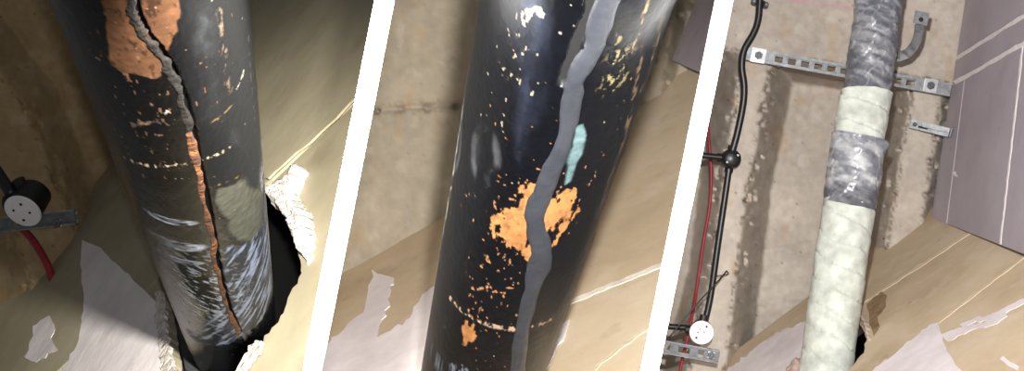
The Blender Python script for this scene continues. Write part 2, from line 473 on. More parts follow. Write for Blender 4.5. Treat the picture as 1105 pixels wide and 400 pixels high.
def lump(name, pl, pts, h, mat, parent, seed, step=2.0):
    """lumpy thick plaster inside an outline"""
    xs = [p[0] for p in pts]; ys = [p[1] for p in pts]
    X, Y = np.meshgrid(np.arange(min(xs) - 4, max(xs) + 4, step), np.arange(min(ys) - 4, max(ys) + 4, step))
    sd = poly_sd(X, Y, pts) + (fbm(X / 5, Y / 5, seed, 3) - 0.5) * 6
    Hh = np.where(sd > 0, h * sstep(0, 5, sd) * (0.45 + 1.1 * fbm(X / 6, Y / 6, seed + 4, 4)), -0.012)
    keep = sd > -2.2
    idx = -np.ones(X.shape, int); verts = []
    for i in range(X.shape[0]):
        for j in range(X.shape[1]):
            if keep[i, j]:
                idx[i, j] = len(verts); verts.append(pl.hit(X[i, j], Y[i, j]) + pl.n * float(Hh[i, j]))
    faces = []
    for i in range(X.shape[0] - 1):
        for j in range(X.shape[1] - 1):
            q = (idx[i, j], idx[i, j + 1], idx[i + 1, j + 1], idx[i + 1, j])
            if min(q) >= 0: faces.append(q)
    return obj_from(name, verts, faces, mat, parent, smooth=True)
lump('plaster_lump', W1, [(289, 216), (300, 204), (328, 177), (331, 186), (322, 212), (336, 234), (339, 258), (337, 276), (332, 286), (325, 268), (316, 248), (309, 232), (298, 222)], 0.016, M['plaster_lump'], wall1, 5, 1.5)

def cavity_shade(name, pl, pts, off, label):
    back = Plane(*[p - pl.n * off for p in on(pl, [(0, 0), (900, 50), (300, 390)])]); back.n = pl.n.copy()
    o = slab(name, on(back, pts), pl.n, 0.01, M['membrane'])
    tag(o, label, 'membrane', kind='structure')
cavity_shade('wall_cavity_left', W1, [(120, 130), (372, 130), (318, 480), (120, 480)], 0.16, 'black membrane deep in the broken hole around the cracked pipe')

# ---- bay of the sealed pipe
wall2 = tag(empty('wall_middle'), 'tan plasterboard wall with white skim behind the sealed pipe', 'wall', kind='structure')
e2 = (721, 283)
slab('wall_board', on(W2, [(mid2(60) - 4, 60), (740, 55), (560, 175), (352, 305), (mid1(440) + 4, 440), (450, 391), (597, 332), e2]), W2.n, 0.0125, M['board_tan'], wall2)
slab('wall_board', on(W2, [(721, 286), (597, 335), (450, 394), (mid1(443) + 4, 443), (mid1(600) + 4, 600), (mid2(600) - 4, 600)]), W2.n, 0.0125, M['board_tan'], wall2)
slab('joint_filler', on(W2, ragged([(721, 281), (660, 306), (597, 331), (540, 354), (540, 358), (597, 336), (660, 310), (721, 286)], 8, 0.8, 31)), W2.n, 0.004, M['filler'], wall2, lift=0.001)
slab('skim_patch', on(W2, ragged([(403, 292), (424, 300), (419, 332), (408, 363), (440, 347), (463, 311), (480, 300), (470, 440), (332, 440), (345, 400), (352, 372), (392, 337), (398, 314)], 5, 2.2, 32)), W2.n, 0.003, M['skim'], wall2, lift=0.0015)
slab('skim_patch', on(W2, ragged([(597, 353), (614, 346), (610, 362), (598, 382), (588, 404), (560, 430), (560, 370)], 5, 1.5, 33)), W2.n, 0.003, M['skim'], wall2, lift=0.0015)
slab('joint_filler', on(W2, ragged([(722, 344), (690, 362), (650, 392), (640, 404), (638, 402), (648, 390), (688, 360), (722, 342)], 7, 0.6, 34)), W2.n, 0.003, M['filler_tan'], wall2, lift=0.0008)

mv2 = Plane(P(752, 0, 2.2), P(725, 65, 2.2), P(753, 77, 2.02))
o = slab('wall_mauve', on(mv2, [(776, -60), (725, 65), (753, 77.5), (mid2(80) - 4, 80), (mid2(-60) - 5, -60)]), mv2.n, 0.0125, M['board_mauve'])
tag(o, 'sliver of mauve board beside the top of the sealed pipe', 'wall', kind='structure')

# ---- bay of the wrapped pipe
wall3 = tag(empty('wall_right'), 'tan plasterboard wall pierced by the pale wrapped pipe', 'wall', kind='structure')
def lA(x): return 250 + (x - 1048) * (316 - 250) / (948 - 1048)
def lB(x): return 280 + (x - 1102) * (348 - 280) / (1012 - 1102)
g = 0.9
slab('wall_board', on(W3, [(1064, lA(1064) - g), (1040, 200), (985, 235), (770, 396), (698, 450), (698, lA(698) - g)]), W3.n, 0.0125, M['board_tan'], wall3)
hole3 = ragged([(926, 344), (935, 364), (932, 380), (918, 396), (903, 418), (876, 424), (862, 404), (863, 388), (878, 372), (902, 353)], 4, 1.2, 41)
slab('wall_board', on(W3, [(1066, lA(1066) + g), (698, lA(698) + g), (698, 520), (760, 520), (800, lB(800) - g), (1160, lB(1160) - g), (1160, 270), (1110, 250)]), W3.n, 0.0125, M['board_tan'], wall3, holes=[on(W3, hole3)])
slab('wall_board', on(W3, [(1240, lB(1240) + g), (800, lB(800) + g), (764, 530), (900, 620), (1260, 560), (1290, 330)]), W3.n, 0.0125, M['board_tan'], wall3)
def strip(pl, a, b, w, seed, amp=0.5, step=7):
    dx, dy = b[0] - a[0], b[1] - a[1]; L = math.hypot(dx, dy); nx, ny = -dy / L * w / 2, dx / L * w / 2
    return on(pl, ragged([(a[0] + nx, a[1] + ny), (b[0] + nx, b[1] + ny), (b[0] - nx, b[1] - ny), (a[0] - nx, a[1] - ny)], step, amp, seed))
slab('joint_filler', strip(W3, (1046, lA(1046)), (938, lA(938)), 2.6, 51), W3.n, 0.006, M['filler_tan'], wall3, lift=0.001)
slab('joint_filler', strip(W3, (1160, lB(1160)), (1012, lB(1012)), 2.0, 52), W3.n, 0.006, M['filler_tan'], wall3, lift=0.001)
slab('skim_patch', on(W3, ragged([(936, 408), (944, 396), (965, 383), (980, 370), (1008, 348), (1014, 350), (1016, 364), (1026, 384), (1040, 402), (1050, 430), (930, 430)], 5, 1.6, 53)), W3.n, 0.003, M['skim'], wall3, lift=0.0015)
slab('skim_patch', on(W3, ragged([(1014, 362), (1034, 353), (1062, 348), (1084, 337), (1087, 340), (1078, 349), (1050, 356), (1022, 368)], 4, 1.3, 54)), W3.n, 0.003, M['skim'], wall3, lift=0.0012)
slab('skim_patch', on(W3, ragged([(1054, 345), (1072, 338), (1105, 322), (1118, 318), (1118, 322), (1105, 328), (1076, 342), (1056, 348)], 5, 0.7, 55)), W3.n, 0.003, M['skim'], wall3, lift=0.0012)
slab('skim_patch', on(W3, ragged([(1082, 384), (1090, 390), (1100, 396), (1098, 399), (1088, 394), (1080, 388)], 4, 0.8, 56)), W3.n, 0.003, M['skim'], wall3, lift=0.0012)
slab('skim_patch', on(W3, ragged([(1036, 350), (1058, 341), (1060, 343), (1040, 353)], 4, 0.5, 57)), W3.n, 0.003, M['skim'], wall3, lift=0.0012)
slab('skim_patch', on(W3, ragged([(838, 359), (858, 351), (876, 345), (872, 362), (866, 384), (856, 396), (846, 410), (770, 420), (787, 398), (815, 376)], 4, 1.6, 58)), W3.n, 0.003, M['skim'], wall3, lift=0.0015)
lump('torn_paper', W3, [(926, 336), (932, 334), (938, 346), (940, 366), (936, 370), (932, 356)], 0.012, M['plaster_pink'], wall3, 6, 1.0)
lump('torn_paper', W3, [(848, 400), (858, 386), (866, 382), (866, 396), (862, 408), (850, 412)], 0.012, M['plaster_pink'], wall3, 7, 1.0)
slab('torn_paper', on(W3, ragged([(936, 328), (950, 314), (958, 318), (956, 330), (948, 342), (950, 352), (942, 364), (939, 350)], 4, 1.4, 60)), W3.n, 0.003, M['paper_brown'], wall3, lift=0.001)
cavity_shade('wall_cavity_right', W3, [(800, 320), (1010, 300), (1010, 470), (800, 470)], 0.22, 'black membrane behind the hole around the wrapped pipe')

MV = Plane(P(1040, 0, 3.9), P(1006, 232, 3.9), P(1105, 270, 3.1))
wall4 = tag(empty('wall_far_right'), 'mauve plasterboard wall with pale taped joints beside the wrapped pipe', 'wall', kind='structure')
def m1(x): return 62 + (x - 1034) * (17 - 62) / 71.0
def m2(x): return 89 + (x - 1031) * (47 - 89) / 74.0
def tj(x): return 232 + (x - 1006) * 0.392 + 3
def edge_x(y): return 1040 - y * 34 / 232.0
XR = 1245
slab('wall_board', on(MV, [(1060, -120), (1032, m1(1032) - 1), (XR, m1(XR) - 1), (XR, -120)]), MV.n, 0.0125, M['board_mauve'], wall4)
slab('wall_board', on(MV, [(1031, m1(1031) + 1), (1028, m2(1028) - 1), (XR, m2(XR) - 1), (XR, m1(XR) + 1)]), MV.n, 0.0125, M['board_mauve'], wall4)
slab('wall_board', on(MV, [(1027, m2(1027) + 1), (1006, 228), (1006, tj(1006)), (1021, tj(1021)), (1040.5, m2(1040.5) + 1)]), MV.n, 0.0125, M['board_mauve'], wall4)
slab('wall_board', on(MV, [(1041.5, m2(1041.5) + 1), (1022, tj(1022)), (1079, tj(1079)), (1103.5, m2(1103.5) + 1)]), MV.n, 0.0125, M['board_mauve'], wall4)
slab('wall_board', on(MV, [(1104.5, m2(1104.5) + 1), (1080, tj(1080)), (XR, tj(XR)), (XR, m2(XR) + 1)]), MV.n, 0.0125, M['board_mauve'], wall4)
slab('joint_filler', strip(MV, (1033, m1(1033)), (XR, m1(XR)), 3.6, 61, 0.8), MV.n, 0.004, M['filler_grey'], wall4, lift=0.0015)
slab('joint_filler', strip(MV, (1030, m2(1030)), (XR, m2(XR)), 4.2, 62, 0.8), MV.n, 0.004, M['filler_grey'], wall4, lift=0.0015)
slab('joint_filler', strip(MV, (1104, m2(1104)), (1079.5, tj(1079.5)), 1.6, 63, 0.4), MV.n, 0.004, M['filler_grey'], wall4, lift=0.0012)
slab('smear', on(MV, ragged([(1027, 186), (1031, 184), (1034, 190), (1031, 191)], 3, 0.6, 64)), MV.n, 0.003, M['filler_grey'], wall4, lift=0.001)

# ================================================================== PIPES
class Pipe:
    def __init__(s, a, b, R):
        s.a = a; s.b = b; s.R = R; s.ax = (b - a).normalized()
        eye = Vector((0, 0, CZ)); m = (a + b) / 2
        n = eye - m; s.n0 = (n - s.ax * n.dot(s.ax)).normalized(); s.n1 = s.ax.cross(s.n0)
        # image right should be +theta
        if s.n1.x < 0: s.n1 = -s.n1
    def pt(s, th, v, r):
        return s.a + s.ax * v + (s.n0 * math.cos(th) + s.n1 * math.sin(th)) * r
    def uv(s, px, py):
        """place on the unrolled skin (metres round, metres along) seen at a pixel"""
        eye = Vector((0, 0, CZ)); r = (P(px, py, 1) - eye).normalized()
        oc = eye - s.a
        d = r - s.ax * r.dot(s.ax); o_ = oc - s.ax * oc.dot(s.ax)
        A = d.dot(d); B = 2 * d.dot(o_); C = o_.dot(o_) - s.R ** 2
        disc = max(B * B - 4 * A * C, 0); t = (-B - math.sqrt(disc)) / (2 * A)
        q = eye + r * t - s.a; v = q.dot(s.ax); k = q - s.ax * v
        return (math.atan2(k.dot(s.n1), k.dot(s.n0)) * s.R, v)
    def uvs(s, pts): return [s.uv(*p) for p in pts]
    def grid(s, v_rows, cols):
        th = np.linspace(-math.pi, math.pi, cols, endpoint=False)
        return np.meshgrid(th, v_rows)
    def verts(s, TH, VV, RR):
        a, ax, n0, n1 = [np.array(k) for k in (s.a, s.ax, s.n0, s.n1)]
        return a + VV[..., None] * ax + RR[..., None] * (np.cos(TH)[..., None] * n0 + np.sin(TH)[..., None] * n1)

def ribbon_on(name, pipe, pts, widths, hts, mat, parent, seed, seg=9, per=8, wob=0.15, frq=0.3):
    """bead of material lying on the skin of a pipe, domed section"""
    uv = pipe.uvs(pts); path = []; ws = []; hs = []
    for i in range(len(uv) - 1):
        p0, p1, p2, p3 = [np.array(uv[max(0, min(len(uv) - 1, i + k))]) for k in (-1, 0, 1, 2)]
        for j in range(per):
            t = j / per
            path.append(0.5 * (2 * p1 + (p2 - p0) * t + (2 * p0 - 5 * p1 + 4 * p2 - p3) * t * t + (3 * p1 - p0 - 3 * p2 + p3) * t ** 3))
            ws.append(widths[i] * (1 - t) + widths[i + 1] * t); hs.append(hts[i] * (1 - t) + hts[i + 1] * t)
    path.append(np.array(uv[-1])); ws.append(widths[-1]); hs.append(hts[-1])
    rows = []
    for i, p in enumerate(path):
        q = path[min(i + 1, len(path) - 1)] - path[max(i - 1, 0)]; q = q / (np.linalg.norm(q) + 1e-12)
        nrm = np.array((-q[1], q[0])); row = []
        for k in range(seg):
            x = -1 + 2 * k / (seg - 1)
            wl = ws[i] / 2 * (1 + wob * 2 * (float(fbm(np.array(i * frq), np.array(3.0 if x < 0 else 9.0), seed, 2)) - 0.5))
            c = p + nrm * x * wl
            h = hs[i] * (1 - abs(x) ** 3) * (0.75 + 0.5 * float(fbm(np.array(i * frq), np.array(k * frq * 2), seed + 3, 3))) - 0.0008 * (abs(x) > 0.99)
            row.append(pipe.pt(c[0] / pipe.R, c[1], pipe.R + h))
        rows.append(row)
    V = np.array([[tuple(v) for v in r] for r in rows])
    return grid_mesh(name, V, mat, parent=parent)

def v_rows(pipe, y0, y1, n, xf):
    return np.array([pipe.uv(xf(y), y)[1] for y in np.linspace(y0, y1, n)])

# ---------- cracked pipe
R0 = 0.055
def ax1(y): return 166 + y * 69 / 295.0
def d1(y): return 1 / (1.205 - 0.00177 * y)
p1 = Pipe(P(ax1(0), 0, d1(0)), P(ax1(295), 295, d1(295)), R0)
pipe1 = tag(empty('soil_pipe'), 'cracked black iron pipe with rust patch entering the broken wall hole', 'pipe')
rows = np.concatenate([np.linspace(-0.30, p1.uv(ax1(-6), -6)[1], 14)[:-1], v_rows(p1, -6, 385, 560, ax1), np.linspace(p1.uv(ax1(385), 385)[1], 1.75, 30)[1:]])
TH, VV = p1.grid(rows, 420)
S = TH * R0
crack1 = [(132, -110), (141, 0), (145, 18), (153, 36), (166, 51), (179, 70), (189, 90), (196, 110), (204, 140), (211, 175), (218, 205), (225, 240), (232, 280), (239, 310), (246, 335), (257, 359)]
col = np.zeros(S.shape + (3,)) + s2l((3, 3, 4)); rough = np.full(S.shape, 0.26)
mm = 1000.0
VK = 0.24
nA = fbm(S * 90, VV * 90 * VK, 1, 5); nB = fbm(S * 400, VV * 400 * VK, 2, 4); nC = fbm(S * 40, VV * 40 * VK, 3, 4); nD = fbm(S * 700, VV * 700 * VK, 4, 2)
col = col * (0.7 + 0.7 * nC)[..., None]
def blob(pipe, pts, soft=0.004, amp=0.014, fr=120, seed=0):
    sd = poly_sd(S, VV, pipe.uvs(pts)) + (fbm(S * fr, VV * fr * VK, seed, 5) - 0.5) * amp
    return sstep(0, soft, sd)
# worn grey areas
g1 = blob(p1, [(196, 0), (232, 0), (244, 60), (262, 120), (272, 172), (240, 165), (214, 130), (205, 90), (200, 50)], 0.02, 0.02, 60, 8) * (0.25 + 0.9 * sstep(0.4, 0.65, nA))
col = mixc(col, (50, 52, 56), g1 * 0.5); rough += g1 * 0.12
g2 = blob(p1, [(234, 205), (262, 190), (284, 200), (286, 236), (270, 262), (244, 258), (230, 236)], 0.006, 0.02, 70, 9)
col = mixc(col, (80, 80, 70), g2 * 0.85); rough = rough * (1 - g2) + 0.7 * g2
g3 = blob(p1, [(186, 268), (206, 262), (232, 300), (240, 338), (214, 330), (196, 304)], 0.008, 0.025, 80, 10)
col = mixc(col, (50, 49, 42), g3 * 0.35); rough = rough * (1 - g3) + 0.7 * g3
# rust patch
r1 = blob(p1, [(100, -110), (110, 34), (118, 70), (134, 80), (160, 86), (178, 82), (186, 62), (190, 34), (192, 0), (184, -110)], 0.0015, 0.016, 110, 11)
rc = s2l((64, 42, 27)) * (0.55 + 0.9 * nA)[..., None]
rc = rc * (1 - 0.6 * sstep(0.62, 0.72, nB))[..., None]
col = col * (1 - r1[..., None]) + rc * r1[..., None]; rough = rough * (1 - r1) + 0.85 * r1
# scattered flakes of rust and pale specks
def near(pipe, c, rad): 
    u, v = pipe.uv(*c); return np.exp(-(((S - u) / rad) ** 2 + ((VV - v) / (rad / VK)) ** 2))
dens = -0.06 + 0.11 * near(p1, (150, 95), 0.025) + 0.06 * near(p1, (150, 150), 0.03) + 0.06 * near(p1, (158, 200), 0.02) + 0.05 * near(p1, (250, 60), 0.05)
sp = sstep(0.80 - dens, 0.84 - dens, fbm(S * 460, VV * 460 * VK, 12, 3))
col = mixc(col, (84, 62, 46), sp * 0.7); rough = rough * (1 - sp) + 0.8 * sp
sp = sstep(0.90, 0.94, fbm(S * 460, VV * 460 * VK, 13, 2)); col = mixc(col, (120, 112, 100), sp * 0.7)
# broken vertical scratch lines right of the middle
for pts, w, c, k in (([(235, 10), (241, 50), (245, 90), (250, 100)], 0.0018, (92, 80, 66), 0.8), ([(268, 40), (272, 100), (276, 140)], 0.001, (80, 78, 72), 0.6),
                  ([(258, 92), (262, 80)], 0.0022, (206, 200, 184), 1.0), ([(178, 120), (180, 123)], 0.0015, (214, 204, 184), 1.0),
                  ([(140, 135), (155, 133), (172, 130), (184, 134)], 0.002, (76, 64, 54), 0.8), ([(228, 132), (240, 124), (250, 114)], 0.0016, (104, 88, 52), 0.7),
                  ([(134, 170), (150, 176), (168, 179), (190, 178), (208, 175)], 0.0022, (160, 144, 120), 1.2), ([(214, 174), (230, 168), (247, 160)], 0.0026, (150, 138, 118), 1.1),
                  ([(226, 202), (240, 198), (262, 188)], 0.0012, (128, 106, 52), 0.8), ([(186, 292), (205, 298), (220, 296)], 0.003, (130, 128, 92), 0.7)):
    d, par, sdn = seg_dist(S, VV, p1.uvs(pts))
    m = sstep(w * 1.3, w * 0.3, d + (nB - 0.5) * w * 3.5) * sstep(0.40, 0.60, fbm(S * 450, VV * 450 * VK, 77, 3)) * k * 0.85
    col = mixc(col, c, m); rough = np.clip(rough + m * 0.4, 0, 0.9)
# dry finger smears on the left, a white limescale bloom low on the right
for cx, cy, rx, ry in ((182, 238, 0.020, 0.008), (188, 264, 0.024, 0.013), (193, 281, 0.020, 0.008)):
    u, v = p1.uv(cx, cy); q = np.hypot((S - u) / rx, (VV - v) / ry)
    m = (sstep(0.5, 0.9, q) * sstep(1.25, 0.95, q) * 0.8 + 0.35 * sstep(1.0, 0.7, q)) * sstep(0.25, 0.6, fbm(S * 120, VV * 500, 14, 3))
    col = mixc(col, (168, 172, 184), m * 0.75); rough += m * 0.3
wm = blob(p1, [(292, 190), (298, 240), (296, 300), (284, 345), (262, 362), (214, 372), (200, 356), (226, 336), (240, 306), (238, 262), (262, 262), (286, 236)], 0.012, 0.03, 60, 15)
wst = sstep(0.50, 0.68, fbm(S * 260 + VV * 90, VV * 60 + S * 60, 16, 4))
col = mixc(col, (140, 152, 176), wm * (0.06 + 0.75 * wst)); rough += wm * 0.2
wm2 = near(p1, (225, 320), 0.03) * sstep(0.55, 0.68, fbm(S * 300 - VV * 120, VV * 90, 17, 4)); col = mixc(col, (168, 174, 186), wm2 * 0.9)
for c in ((285, 150), (284, 178), (283, 192)):
    col = mixc(col, (170, 172, 172), near(p1, c, 0.006) * sstep(0.4, 0.55, nB) * 0.8)
# fissure: the skin really drops along the crack's right lip
uvc = p1.uvs(crack1); d, par, sdn = seg_dist(S - 0.0026, VV, uvc)
fz = sstep(0.0022, 0.0012, d + (nB - 0.5) * 0.0012)
col = mixc(col, (6, 5, 5), fz); rough = rough * (1 - fz) + 0.95 * fz
RR = R0 + (nB - 0.5) * 0.0003 + (fbm(S * 30, VV * 20, 18, 3) - 0.5) * 0.0006 - fz * 0.004 + r1 * (nA - 0.4) * 0.0008
o = grid_mesh('pipe_body', p1.verts(TH, VV, RR), M['pipe'], wrap_cols=True, parent=pipe1)
set_wear_light(o.data, col.reshape(-1, 3), np.clip(rough, 0.15, 0.95).reshape(-1))
n = len(crack1)
k = 8
o = ribbon_on('crack_edge', p1, crack1[:k + 1], [0.0050, 0.005, 0.0048, 0.0045, 0.0052, 0.0056, 0.0056, 0.005, 0.005], [0.0011] * (k + 1), M['crack_dark'], pipe1, 2, per=14, wob=0.9, frq=0.22)
tag(o, 'dark raised lip of the crack')
o = ribbon_on('crack_edge', p1, crack1[k:], [0.005, 0.0056, 0.0058, 0.0056, 0.006, 0.0062, 0.006, 0.005], [0.0010] * (n - k), M['crack_rust'], pipe1, 3, per=14, wob=0.9, frq=0.22)
tag(o, 'rusty orange lower run of the crack')

# ---------- sealed pipe
def ax2(y): return 621 - y * 101 / 400.0
def d2(y): return 1 / (1.215 - 0.00112 * y)
p2 = Pipe(P(ax2(0), 0, d2(0)), P(ax2(400), 400, d2(400)), R0)
pipe2 = tag(empty('soil_pipe'), 'black iron pipe with a grey sealant bead and orange bare patches', 'pipe')
rows = np.concatenate([np.linspace(-0.22, p2.uv(ax2(-6), -6)[1], 12)[:-1], v_rows(p2, -6, 410, 580, ax2), np.linspace(p2.uv(ax2(410), 410)[1], 0.95, 24)[1:]])
TH, VV = p2.grid(rows, 420); S = TH * R0
VK = 0.34
nA = fbm(S * 90, VV * 90 * VK, 101, 5); nB = fbm(S * 400, VV * 400 * VK, 102, 4); nC = fbm(S * 40, VV * 40 * VK, 103, 4); nD = fbm(S * 700, VV * 700 * VK, 104, 2)
col = (np.zeros(S.shape + (3,)) + s2l((4, 5, 9))) * (0.6 + 0.8 * nC)[..., None]; rough = np.full(S.shape, 0.36)
# blue highlight painted into the coating's colour, broken up by noise
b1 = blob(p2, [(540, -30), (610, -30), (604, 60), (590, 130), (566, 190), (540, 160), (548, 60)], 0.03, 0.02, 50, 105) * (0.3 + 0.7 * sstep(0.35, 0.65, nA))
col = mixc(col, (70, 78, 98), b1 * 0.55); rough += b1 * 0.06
# bare orange around the mend
oL = blob(p2, [(548, 222), (560, 218), (568, 206), (576, 200), (580, 235), (574, 256), (578, 282), (562, 272), (548, 260), (533, 252), (534, 238), (544, 236)], 0.0012, 0.030, 230, 106)
oR = blob(p2, [(584, 228), (604, 212), (617, 208), (617, 228), (606, 246), (598, 262), (588, 244)], 0.0012, 0.032, 230, 107)
om = np.clip(oL + oR, 0, 1)
oc = s2l((160, 106, 58)) * (0.7 + 0.5 * nA)[..., None]
oc = oc * (1 - 0.35 * sstep(0.58, 0.7, nB))[..., None]
col = col * (1 - om[..., None]) + oc * om[..., None]; rough = rough * (1 - om) + 0.8 * om
# flaked specks
dens = -0.05 + 0.14 * near(p2, (560, 240), 0.018) + 0.09 * near(p2, (535, 300), 0.03) + 0.08 * near(p2, (548, 205), 0.022) + 0.12 * near(p2, (620, 215), 0.02) + 0.08 * near(p2, (520, 345), 0.03)
sp = sstep(0.815 - dens, 0.845 - dens, fbm(S * 460, VV * 460 * VK, 108, 3) )
col = mixc(col, (150, 104, 66), sp * 0.8); rough = rough * (1 - sp) + 0.8 * sp
dens = -0.05 + 0.10 * near(p2, (575, 18), 0.025) + 0.08 * near(p2, (545, 75), 0.02) + 0.05 * near(p2, (560, 150), 0.05)
sp = sstep(0.85 - dens, 0.88 - dens, fbm(S * 460, VV * 460 * VK, 109, 3))
col = mixc(col, (140, 130, 112), sp * 0.8); rough = rough * (1 - sp) + 0.8 * sp
cb = blob(p2, [(560, 14), (572, 4), (586, 6), (590, 16), (578, 20), (566, 26)], 0.001, 0.014, 200, 110) * sstep(0.42, 0.52, nB)
col = mixc(col, (160, 150, 130), cb)
op = blob(p2, [(503, 368 - 12), (506, 352), (512, 350), (514, 362), (508, 370)], 0.001, 0.008, 220, 111); col = mixc(col, (150, 102, 58), op)
op = blob(p2, [(497, 350), (504, 346), (508, 356), (506, 372), (500, 372)], 0.001, 0.010, 220, 112); col = mixc(col, (140, 94, 56), op)
# yellowish fibres right of the bead
fb = blob(p2, [(656, 10), (690, 0), (690, 50), (664, 104), (638, 110), (640, 70)], 0.012, 0.03, 60, 113) * sstep(0.60, 0.70, fbm(S * 500 + VV * 160, VV * 160 - S * 200, 114, 3))
col = mixc(col, (120, 110, 76), fb * 0.8)
# long worn lines on both flanks
for pts, w, c, k in (([(692, 60), (674, 150), (654, 205), (640, 250), (606, 345)], 0.0022, (130, 104, 76), 0.6), ([(716, 20), (700, 80), (690, 100)], 0.002, (140, 120, 94), 0.6),
                  ([(514, 0), (487, 200), (470, 295), (455, 400)], 0.0022, (190, 184, 168), 0.9), ([(700, 0), (680, 60)], 0.001, (170, 150, 116), 0.7),
                  ([(487, 322), (497, 335), (510, 344), (530, 351), (552, 355), (566, 356)], 0.0028, (150, 126, 104), 1.3), ([(574, 352), (588, 348), (602, 340)], 0.003, (146, 118, 92), 1.2),
                  ([(510, 312), (530, 309), (556, 310)], 0.0014, (190, 140, 96), 0.8), ([(468, 380), (478, 394), (500, 400)], 0.006, (120, 126, 136), 0.6)):
    d, par, sdn = seg_dist(S, VV, p2.uvs(pts))
    m = sstep(w * 1.4, w * 0.3, d + (nB - 0.5) * w * 3.5) * sstep(0.40, 0.60, fbm(S * 450, VV * 450 * VK, 78, 3)) * k * 0.85
    col = mixc(col, c, m); rough = np.clip(rough + m * 0.4, 0, 0.9)
# dull thumb smears
for cx, cy, rx, ry in ((522, 168, 0.012, 0.03), (494, 158, 0.008, 0.028), (476, 255, 0.006, 0.03)):
    u, v = p2.uv(cx, cy); q = np.hypot((S - u) / rx, (VV - v) / ry)
    m = (sstep(0.5, 0.9, q) * sstep(1.3, 0.95, q) * 0.8 + 0.25 * sstep(1.0, 0.7, q)) * sstep(0.3, 0.6, nA)
    col = mixc(col, (84, 86, 90), m * 0.45); rough += m * 0.3
# pale teal smear beside the bead
ts = blob(p2, [(622, 136), (631, 132), (634, 146), (628, 168), (618, 196), (606, 204), (610, 176)], 0.002, 0.006, 120, 115)
tc_ = s2l((78, 98, 100)) * (0.6 + 0.8 * nA)[..., None]
col = col * (1 - ts[..., None]) + tc_ * ts[..., None]; rough += ts * 0.2
# open end of the crack, left of the bead
ck = [(662, -110), (640, 6), (632, 30), (622, 52), (612, 74), (607, 90)]
d, par, sdn = seg_dist(S, VV, p2.uvs(ck)); fz = sstep(0.0042, 0.003, d + (nB - 0.5) * 0.003)
col = mixc(col, (5, 5, 6), fz); rough = rough * (1 - fz) + 0.95 * fz
RR = R0 + (nB - 0.5) * 0.0003 + (fbm(S * 30, VV * 20, 118, 3) - 0.5) * 0.0006 - fz * 0.005 - om * 0.0004
o = grid_mesh('pipe_body', p2.verts(TH, VV, RR), M['pipe_sealed'], wrap_cols=True, parent=pipe2)
set_wear_light(o.data, col.reshape(-1, 3), np.clip(rough, 0.15, 0.95).reshape(-1))
bead = [(684, -120), (655, 0), (644, 45), (624, 80), (618, 100), (609, 150), (590, 198), (577, 238), (584, 268), (580, 295), (565, 347), (558, 400), (552, 440)]
bw = [0.0150, 0.0145, 0.0135, 0.0125, 0.0125, 0.0130, 0.0155, 0.0150, 0.0175, 0.0185, 0.0130, 0.0170, 0.017]
o = ribbon_on('sealant_bead', p2, bead, bw, [0.0016] * len(bead), M['sealant'], pipe2, 7, seg=13, per=14, wob=0.3, frq=0.16)
tag(o, 'smooth grey sealant bead filling the crack')

